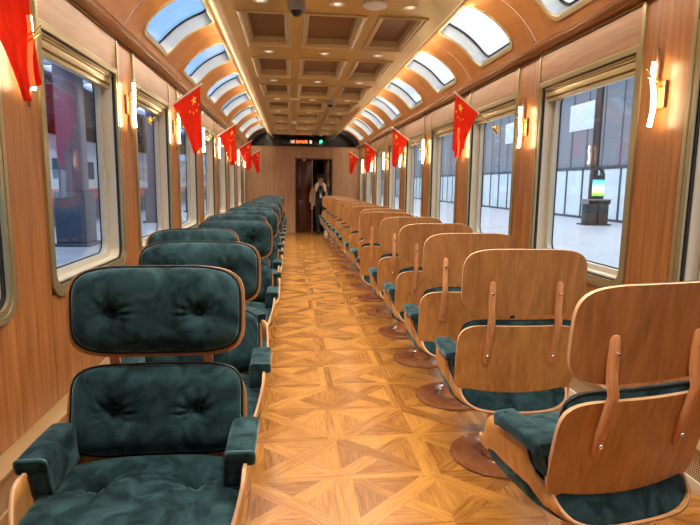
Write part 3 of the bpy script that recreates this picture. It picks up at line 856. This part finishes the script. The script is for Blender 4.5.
for sg, side in ((-1, 'left'), (1, 'right')):
    for k, y in enumerate((1.88, 4.97, 8.0, 10.95, 13.9)):
        t = make_flag(sg, 'small red flag with yellow stars on the %s wall, %s' % (side, ORDL(k, 5) if k < 4 else 'farthest, next to the end wall'), k*2+(sg > 0))
        t.location = (sg*1.597, y, 1.93)

# ---------------------------------------------------------------- person in the doorway
def skin(name, verts, edges, rad, mat, parent, root=0, lev=2):
    me = bpy.data.meshes.new(name); me.from_pydata([Vector(v) for v in verts], edges, []); me.materials.append(mat)
    o = bpy.data.objects.new(name, me); C.objects.link(o); o.parent = parent
    md = o.modifiers.new('skin', 'SKIN'); md.use_smooth_shade = True
    if not me.skin_vertices: me.skin_vertices.new()
    for i, r in enumerate(rad):
        rr = r if isinstance(r, tuple) else (r, r); me.skin_vertices[0].data[i].radius = rr
    me.skin_vertices[0].data[root].use_root = True
    s = o.modifiers.new('sub', 'SUBSURF'); s.levels = lev; s.render_levels = lev
    return o
M['skin'] = plain('skin', (.52, .28, .18), .5, noise=.05)
M['blackcloth'] = plain('black_cloth', (.010, .010, .012), .8, noise=.3)
M['coat'] = plain('tan_suede_coat', (.36, .24, .12), .85, noise=.2, nscale=12)
M['fleece'] = plain('cream_fleece', (.70, .62, .48), .9, noise=.15, nscale=60)
M['hair'] = plain('black_hair', (.008, .007, .007), .5, noise=.2)
M['shoe'] = plain('white_sole_shoe', (.55, .53, .50), .5, noise=.1)
M['lanyard'] = plain('pale_lanyard', (.45, .55, .65), .6, noise=.1)
Pn = thing('person', 'person in tan fleece collared coat and black trousers walking in the far doorway', 'person', (.47, 15.30, 0), 0)
# facing -Y. image left = person's right side (x negative)
sk = {}
V_ = [(0, 0, .90), (0, 0, 1.05), (0, 0, 1.20), (0, 0, 1.33), (0, -.01, 1.42), (0, -.03, 1.50), (0, -.03, 1.60),
      (-.16, 0, 1.34), (-.21, .0, 1.08), (-.23, -.04, .86), (-.235, -.06, .80),
      (.16, 0, 1.34), (.24, .0, 1.10), (.30, -.08, .90), (.31, -.10, .84),
      (-.08, 0, .88), (-.06, -.02, .48), (-.05, .05, .09), (-.05, -.04, .055),
      (.08, 0, .88), (.11, -.10, .48), (.15, -.14, .09), (.15, -.24, .055)]
E_ = [(0, 1), (1, 2), (2, 3), (3, 4), (4, 5), (5, 6), (3, 7), (7, 8), (8, 9), (9, 10), (3, 11), (11, 12), (12, 13), (13, 14), (0, 15), (15, 16), (16, 17), (17, 18), (0, 19), (19, 20), (20, 21), (21, 22)]
R_ = [(.095, .08), (.11, .085), (.12, .09), (.11, .08), .052, (.072, .085), (.075, .09), .055, .042, .030, .028, .055, .042, .030, .028, .085, .058, .042, .035, .085, .058, .042, .035]
body = skin('body', V_, E_, R_, M['skin'], Pn)
bm = bmesh.new()
for s in (-1, 1):
    bmesh.ops.create_uvsphere(bm, u_segments=8, v_segments=6, radius=.012, matrix=Matrix.Translation((s*.03, -.115, 1.565)))
link('eye', bm, M['hair'], body, True)
bm = bmesh.new(); tube(bm, [(0, -.11, 1.57), (0, -.135, 1.53), (0, -.115, 1.522)], [.008, .013, .008], 8); link('nose', bm, M['skin'], body, True)
bm = bmesh.new(); tube(bm, [(-.022, -.112, 1.485), (0, -.12, 1.484), (.022, -.112, 1.485)], .005, 6); link('mouth', bm, plain('lips', (.35, .10, .08), .5, noise=.05), body, True)
bm = bmesh.new()
for s in (-1, 1): bmesh.ops.create_uvsphere(bm, u_segments=8, v_segments=6, radius=.02, matrix=Matrix.Translation((s*.088, -.02, 1.55)) @ Matrix.Diagonal((.5, 1, 1.5, 1)))
link('ear', bm, M['skin'], body, True)
for s, hx, hy, hz in ((-1, -.235, -.06, .80), (1, .31, -.10, .84)):
    vs = [(hx, hy, hz+.03), (hx, hy-.005, hz-.03)]; es = [(0, 1)]; rs = [.028, (.032, .018)]
    for f, (dx, ln) in enumerate(((-.022, .058), (-.008, .068), (.008, .064), (.021, .050))):
        i = len(vs); vs += [(hx+dx, hy-.008, hz-.05), (hx+dx*1.1, hy-.02, hz-.05-ln*.55), (hx+dx*1.1, hy-.012, hz-.05-ln)]; es += [(1, i), (i, i+1), (i+1, i+2)]; rs += [.010, .009, .007]
    i = len(vs); vs += [(hx-s*.02, hy-.03, hz-.01), (hx-s*.028, hy-.045, hz-.045)]; es += [(0, i), (i, i+1)]; rs += [.011, .009]
    skin('hand', vs, es, rs, M['skin'], body, 0, 1)
# trousers, shoes, coat
skin('trousers', [(0, 0, 1.06), (0, 0, .90), (-.085, 0, .84), (-.065, -.02, .48), (-.05, .05, .10), (.085, 0, .84), (.115, -.10, .48), (.15, -.14, .10)],
     [(0, 1), (1, 2), (2, 3), (3, 4), (1, 5), (5, 6), (6, 7)], [(.15, .115), (.155, .12), .10, .075, .062, .10, .075, .062], M['blackcloth'], Pn, 1)
skin('sweater', [(0, 0, .90), (0, 0, 1.12), (0, 0, 1.26), (0, 0, 1.35), (0, -.01, 1.42), (.16, 0, 1.345), (.245, .0, 1.10), (.30, -.08, .92), (-.16, 0, 1.345), (-.215, 0, 1.08), (-.232, -.04, .88)],
     [(0, 1), (1, 2), (2, 3), (3, 4), (3, 5), (5, 6), (6, 7), (3, 8), (8, 9), (9, 10)], [(.15, .11), (.14, .105), (.145, .11), (.13, .10), .062, .072, .060, .045, .072, .06, .045], M['blackcloth'], Pn, 1)
for s, (x, y) in ((-1, (-.05, -.01)), (1, (.15, -.20))):
    bm = bmesh.new(); box(bm, x-.045, x+.045, y-.14, y+.13, 0, .035, .012); tube(bm, [(x, y+.09, .05), (x, y+.02, .06), (x, y-.10, .045)], [.05, .052, .042], 12)
    link('shoe', bm, M['shoe'] if s > 0 else M['blackcloth'], Pn, True)
# open coat: two front panels wrapped round the back
bm = bmesh.new(); n, mz = 40, 14; G = []
for j in range(mz+1):
    t = j/mz; z = .80+.60*t; row = []
    rx = .235-.055*t**2; ry = .165-.03*t
    for i in range(n+1):
        a = math.radians(-90+42)+(2*PI-math.radians(84))*i/n
        row.append(bm.verts.new((rx*math.cos(a)*(1+.03*math.sin(7*a)), ry*math.sin(a), z)))
    G.append(row)
for j in range(mz):
    for i in range(n): bm.faces.new((G[j][i], G[j][i+1], G[j+1][i+1], G[j+1][i]))
o = link('coat', bm, M['coat'], Pn, 'all'); md = o.modifiers.new('t', 'SOLIDIFY'); md.thickness = .025
skin('coat_sleeve', [(-.17, 0, 1.355), (-.235, 0, 1.10), (-.26, -.04, .86)], [(0, 1), (1, 2)], [.085, .078, .068], M['coat'], Pn)
skin('fleece_collar', [(-.12, -.145, 1.20), (-.11, -.11, 1.36), (-.06, .05, 1.44), (.06, .05, 1.44), (.11, -.11, 1.36), (.12, -.145, 1.20)], [(0, 1), (1, 2), (2, 3), (3, 4), (4, 5)], [.025, .045, .045, .045, .045, .025], M['fleece'], Pn, 2)
bm = bmesh.new()
for s in (-1, 1): tube(bm, [(s*.06, -.03, 1.43), (s*.055, -.12, 1.32), (s*.02, -.145, 1.18), (0, -.15, 1.12)], .007, 6)
box(bm, -.03, .03, -.158, -.150, 1.03, 1.12, .002); link('lanyard', bm, M['lanyard'], Pn, True)
bm = bmesh.new(); bmesh.ops.create_uvsphere(bm, u_segments=20, v_segments=14, radius=.105, matrix=Matrix.Translation((0, -.01, 1.60)) @ Matrix.Diagonal((.93, 1.08, 1.0, 1)))
for v in list(bm.verts):
    if v.co.z < 1.50 or (v.co.y < -.055 and v.co.z < 1.615): v.co.y = max(v.co.y, -.02); v.co.z = max(v.co.z, 1.50)
link('hair', bm, M['hair'], Pn, 'all')

# ---------------------------------------------------------------- outside
M['platR'] = plain('grey_platform_paving', (.60, .61, .63), .35, noise=.15, nscale=.6)
M['platL'] = plain('blue_grey_paving', (.50, .56, .68), .4, noise=.3, nscale=2)
M['frost'] = plain('frosted_wall_glass', (.80, .88, .87), .25, noise=.06, nscale=.5)
M['mull'] = plain('dark_mullion', (.07, .08, .09), .4, noise=.1)
M['facade'] = plain('grey_station_cladding', (.24, .25, .27), .5, noise=.12, nscale=.7)
M['roofm'] = plain('station_roof_steel', (.50, .52, .58), .5, noise=.15, nscale=.5)
M['bluecol'] = plain('blue_painted_column', (.05, .075, .13), .4, noise=.2)
M['stripe'] = plain('red_train_stripe', (.62, .10, .06), .35, noise=.1)
M['trainw'] = plain('pale_train_body', (.80, .83, .88), .35, noise=.1)
M['traind'] = plain('dark_train_skirt', (.10, .12, .17), .5, noise=.15)
M['twin'] = plain('train_window_glass', (.06, .09, .11), .08, noise=.2)
M['kiosk'] = plain('dark_metal_kiosk', (.07, .06, .055), .35, .4, noise=.2)
M['screen'] = None
GZ = -.10
bm = bmesh.new(); box(bm, 1.78, 30, -10, 160, GZ-.2, GZ)
tag(link('platform', bm, M['platR'], kind='structure'), None, None)
bm = bmesh.new(); box(bm, -8.2, -1.78, -10, 160, GZ-.2, GZ)
tag(link('platform', bm, M['platL'], kind='structure'), None, None)
bm = bmesh.new(); box(bm, -80, -8.2, -10, 160, -1.3, -1.2); link('track_bed', bm, M['traind'], kind='structure')
# right: glazed station wall
W = thing('station_wall', 'frosted glass and grey clad station wall across the right platform', 'building', (13.9, 0, GZ))
bm = bmesh.new(); box(bm, 0, .12, -4, 110, .12, 2.35); link('glass_panel', bm, M['frost'], W)
bm = bmesh.new(); box(bm, -.03, .15, -4, 110, 0, .12); box(bm, -.03, .15, -4, 110, 2.35, 2.5)
y = -4
while y < 110: box(bm, -.05, .0, y-.04, y+.04, 0, 2.4); y += 1.55
link('mullion', bm, M['mull'], W)
bm = bmesh.new(); box(bm, .05, .3, -4, 110, 2.5, 8.0)
link('cladding', bm, M['facade'], W)
bm = bmesh.new(); y = -4; k = 0
while y < 110:
    box(bm, .02, .05, y-.03, y+.03, 2.5, 8.0); y += 1.4
link('cladding_rail', bm, plain('rail_grey', (.15, .155, .16), .5, noise=.1), W)
bm = bmesh.new()
for i, y in enumerate((16.5, 24.5, 33, 44, 58)):
    box(bm, .0, .049, y, y+2.6, 4.3, 5.6)
link('upper_window', bm, M['frost'], W)
# kiosk with screen and column
K = thing('platform_kiosk', 'dark platform kiosk with a bright blue screen seen through the right window', 'kiosk', (11.9, 20.8, GZ))
bm = bmesh.new(); box(bm, -.55, .55, -.35, .35, 0, .06, .01); box(bm, -.42, -.05, -.3, .25, .06, .85, .02); box(bm, .0, .42, -.3, .25, .06, .85, .02); link('bin', bm, M['kiosk'], K, True)
bm = bmesh.new(); box(bm, -.28, .28, -.12, .12, .85, 2.0, .03); tube(bm, [(-.28, 0, 2.0), (-.2, 0, 2.2), (0, 0, 2.3), (.2, 0, 2.2), (.28, 0, 2.0)], .06, 8); link('housing', bm, M['kiosk'], K, True)
bm = bmesh.new(); box(bm, -.5, .5, -.32, .32, 1.0, 1.05, .01); box(bm, -.48, -.44, -.3, .3, .85, 1.0); box(bm, .44, .48, -.3, .3, .85, 1.0); link('shelf', bm, M['grey'], K, True)
m, N, L, b = new_mat('screen_picture'); tc = N.new('ShaderNodeTexCoord'); sp = N.new('ShaderNodeSeparateXYZ'); cr = N.new('ShaderNodeValToRGB')
L.new(tc.outputs['Generated'], sp.inputs[0]); L.new(sp.outputs[2], cr.inputs[0]); L.new(cr.outputs[0], b.inputs['Emission Color']); L.new(cr.outputs[0], b.inputs['Base Color']); b.inputs['Emission Strength'].default_value = .9
e = cr.color_ramp.elements; e[0].position = .1; e[0].color = (.15, .45, .05, 1); e[1].position = .9; e[1].color = (.05, .35, .95, 1)
e2 = e.new(.28); e2.color = (.55, .75, .2, 1); e3 = e.new(.42); e3.color = (.5, .75, 1, 1)
bm = bmesh.new(); box(bm, -.25, .25, -.15, -.121, 1.18, 1.82, .008); link('screen', bm, m, K, True)
bm = bmesh.new(); tube(bm, [(.15, .5, 0), (.15, .5, 7.5)], .16, 16); o = link('platform_column', bm, M['kiosk'], None, True); o.location = (11.9, 20.8, GZ)
tag(o, 'dark steel column rising behind the platform kiosk', 'column')
# left: columns, train, canopy
for k, y in enumerate((5.6, 13.4, 21.2, 29, 37, 45)):
    T = thing('platform_column', 'dark blue platform column beyond the left windows, %s' % ORDL(k, 6).replace('by the end wall', 'farthest away'), 'column', (-5.4, y, GZ), 0, 'blue columns on the left platform')
    bm = bmesh.new(); box(bm, -.34, .34, -.34, .34, 0, 1.25, .02); box(bm, -.42, .42, -.42, .42, 0, .07, .01); link('plinth', bm, M['bluecol'], T, True)
    bm = bmesh.new(); box(bm, -.25, .25, -.25, .25, 1.25, 4.4, .03); link('shaft', bm, plain('mauve_column', (.12, .11, .17), .4, noise=.15), T, True)
TR = thing('passenger_train', 'pale train with a red stripe standing beyond the left platform', 'train', (-10.2, 0, -1.2))
bm = bmesh.new()
for y0 in (-8, 17.5, 43, 68.5): box(bm, -2.8, 0, y0, y0+25, .9, 4.6, .25)
link('body', bm, M['trainw'], TR, True)
bm = bmesh.new(); wl = bmesh.new(); sk_ = bmesh.new(); bg = bmesh.new()
for y0 in (-8, 17.5, 43, 68.5):
    box(bm, .0, .012, y0+.3, y0+24.7, 1.75, 2.25)
    box(sk_, -2.7, .006, y0+.3, y0+24.7, .3, 1.75)
    y = y0+1.2
    while y < y0+23: box(wl, .0, .014, y, y+1.3, 2.7, 3.55, .0); y += 1.75
link('stripe', bm, M['stripe'], TR); link('window', wl, M['twin'], TR); link('skirt', sk_, M['traind'], TR)
CN = thing('platform_canopy', 'dark steel canopy over the left platform', 'canopy', (-4.0, 0, GZ))
bm = bmesh.new(); box(bm, -12, .0, -6, 60, 4.75, 4.9); link('roof_sheet', bm, M['roofm'], CN)
bm = bmesh.new(); y = -6
while y < 60: box(bm, -12, .05, y, y+.15, 4.4, 4.75); y += 2.6
box(bm, -.1, .1, -6, 60, 4.3, 4.8); box(bm, -3.0, -2.8, -6, 60, 4.4, 4.75)
link('beam', bm, M['traind'], CN)
# distant gantry and shed behind the train
bm = bmesh.new(); box(bm, -17, -16, -6, 70, -1.2, 7.5)
y = -6
tag(link('shed', bm, M['roofm']), 'long grey blue shed behind the left train', 'building')

# ---------------------------------------------------------------- world
w = bpy.data.worlds.new('sky'); scene.world = w; w.use_nodes = True; N = w.node_tree.nodes; L = w.node_tree.links
bg = N['Background']; tc = N.new('ShaderNodeTexCoord'); sp = N.new('ShaderNodeSeparateXYZ'); L.new(tc.outputs['Generated'], sp.inputs[0])
nz = N.new('ShaderNodeTexNoise'); nz.inputs['Scale'].default_value = 4.5; nz.inputs['Detail'].default_value = 7; nz.inputs['Roughness'].default_value = .6
L.new(tc.outputs['Generated'], nz.inputs['Vector'])
ad = N.new('ShaderNodeMath'); ad.operation = 'MULTIPLY_ADD'; ad.inputs[1].default_value = .62; L.new(sp.outputs[0], ad.inputs[0]); L.new(nz.outputs['Fac'], ad.inputs[2])
zz = N.new('ShaderNodeMath'); zz.operation = 'MULTIPLY_ADD'; zz.inputs[1].default_value = -.12; L.new(sp.outputs[2], zz.inputs[0]); L.new(ad.outputs[0], zz.inputs[2])
cr = N.new('ShaderNodeValToRGB'); e = cr.color_ramp.elements
e[0].position = .44; e[0].color = (.12, .225, .38, 1); e[1].position = .58; e[1].color = (.37, .39, .41, 1)
L.new(zz.outputs[0], cr.inputs[0]); L.new(cr.outputs[0], bg.inputs[0]); bg.inputs[1].default_value = 1.0

# ---------------------------------------------------------------- lights
def area(name, loc, rot, sx, sy, power, col):
    d = bpy.data.lights.new(name, 'AREA'); d.shape = 'RECTANGLE'; d.size = sx; d.size_y = sy; d.energy = power; d.color = col
    o = bpy.data.objects.new(name, d); C.objects.link(o); o.location = loc; o.rotation_euler = rot; return o
warm = (1, .84, .62)
for sg in (-1, 1):   # LED strip lying behind the ceiling lip, washing the cove
    area('cove_led_strip', (sg*1.005, (YB+YE)/2, 2.80), (0, sg*math.radians(-62), 0), .02, YE-YB-.4, 28, warm)
    area('ceiling_lip_fill', (sg*1.0, (YB+YE)/2, 2.79), (0, sg*math.radians(125), 0), .02, YE-YB-.4, 2.2, warm)  # added fill light, no fixture of its own, brightens the lip
    area('floor_led_strip', (sg*(XW-.05), (YB+YE)/2, .05), (0, sg*math.radians(60), 0), .02, YE-YB-.4, 8, warm)
for yy in sorted(gaps):
    if yy < .5 or yy > 14.5: continue
    for xx in (-.565, -.01, .53):
        d = bpy.data.lights.new('downlight_beam', 'SPOT'); d.energy = 30; d.color = (1, .93, .80); d.spot_size = math.radians(130); d.spot_blend = .9; d.shadow_soft_size = .05
        o = bpy.data.objects.new('downlight_beam', d); C.objects.link(o); o.location = (xx, yy, 2.685)

area('right_platform_fill', (8.5, 32, 7.2), (0, 0, 0), .3, 76, 1500, (1, .98, .94))  # added fill light to brighten the right platform and station wall
area('left_platform_fill', (-6.8, 25, 4.6), (0, 0, 0), .2, 60, 1300, (.72, .84, 1))  # added bluish fill under the canopy to brighten the left side
# ---------------------------------------------------------------- camera
cd = bpy.data.cameras.new('camera'); cam = bpy.data.objects.new('camera', cd); C.objects.link(cam); scene.camera = cam
cd.sensor_width = 36; cd.lens = 540/700*36; cd.clip_start = .02; cd.clip_end = 500
R = Matrix.Rotation(-.1094943, 4, 'Z') @ Matrix.Rotation(PI/2-.1430103, 4, 'X') @ Matrix.Rotation(.0125, 4, 'Z')
cam.matrix_world = Matrix.Translation((-.35, 0, 1.4)) @ R
scene.view_settings.view_transform = 'Standard'; scene.view_settings.look = 'None'; scene.view_settings.gamma = 1
scene.view_settings.exposure = 1.58
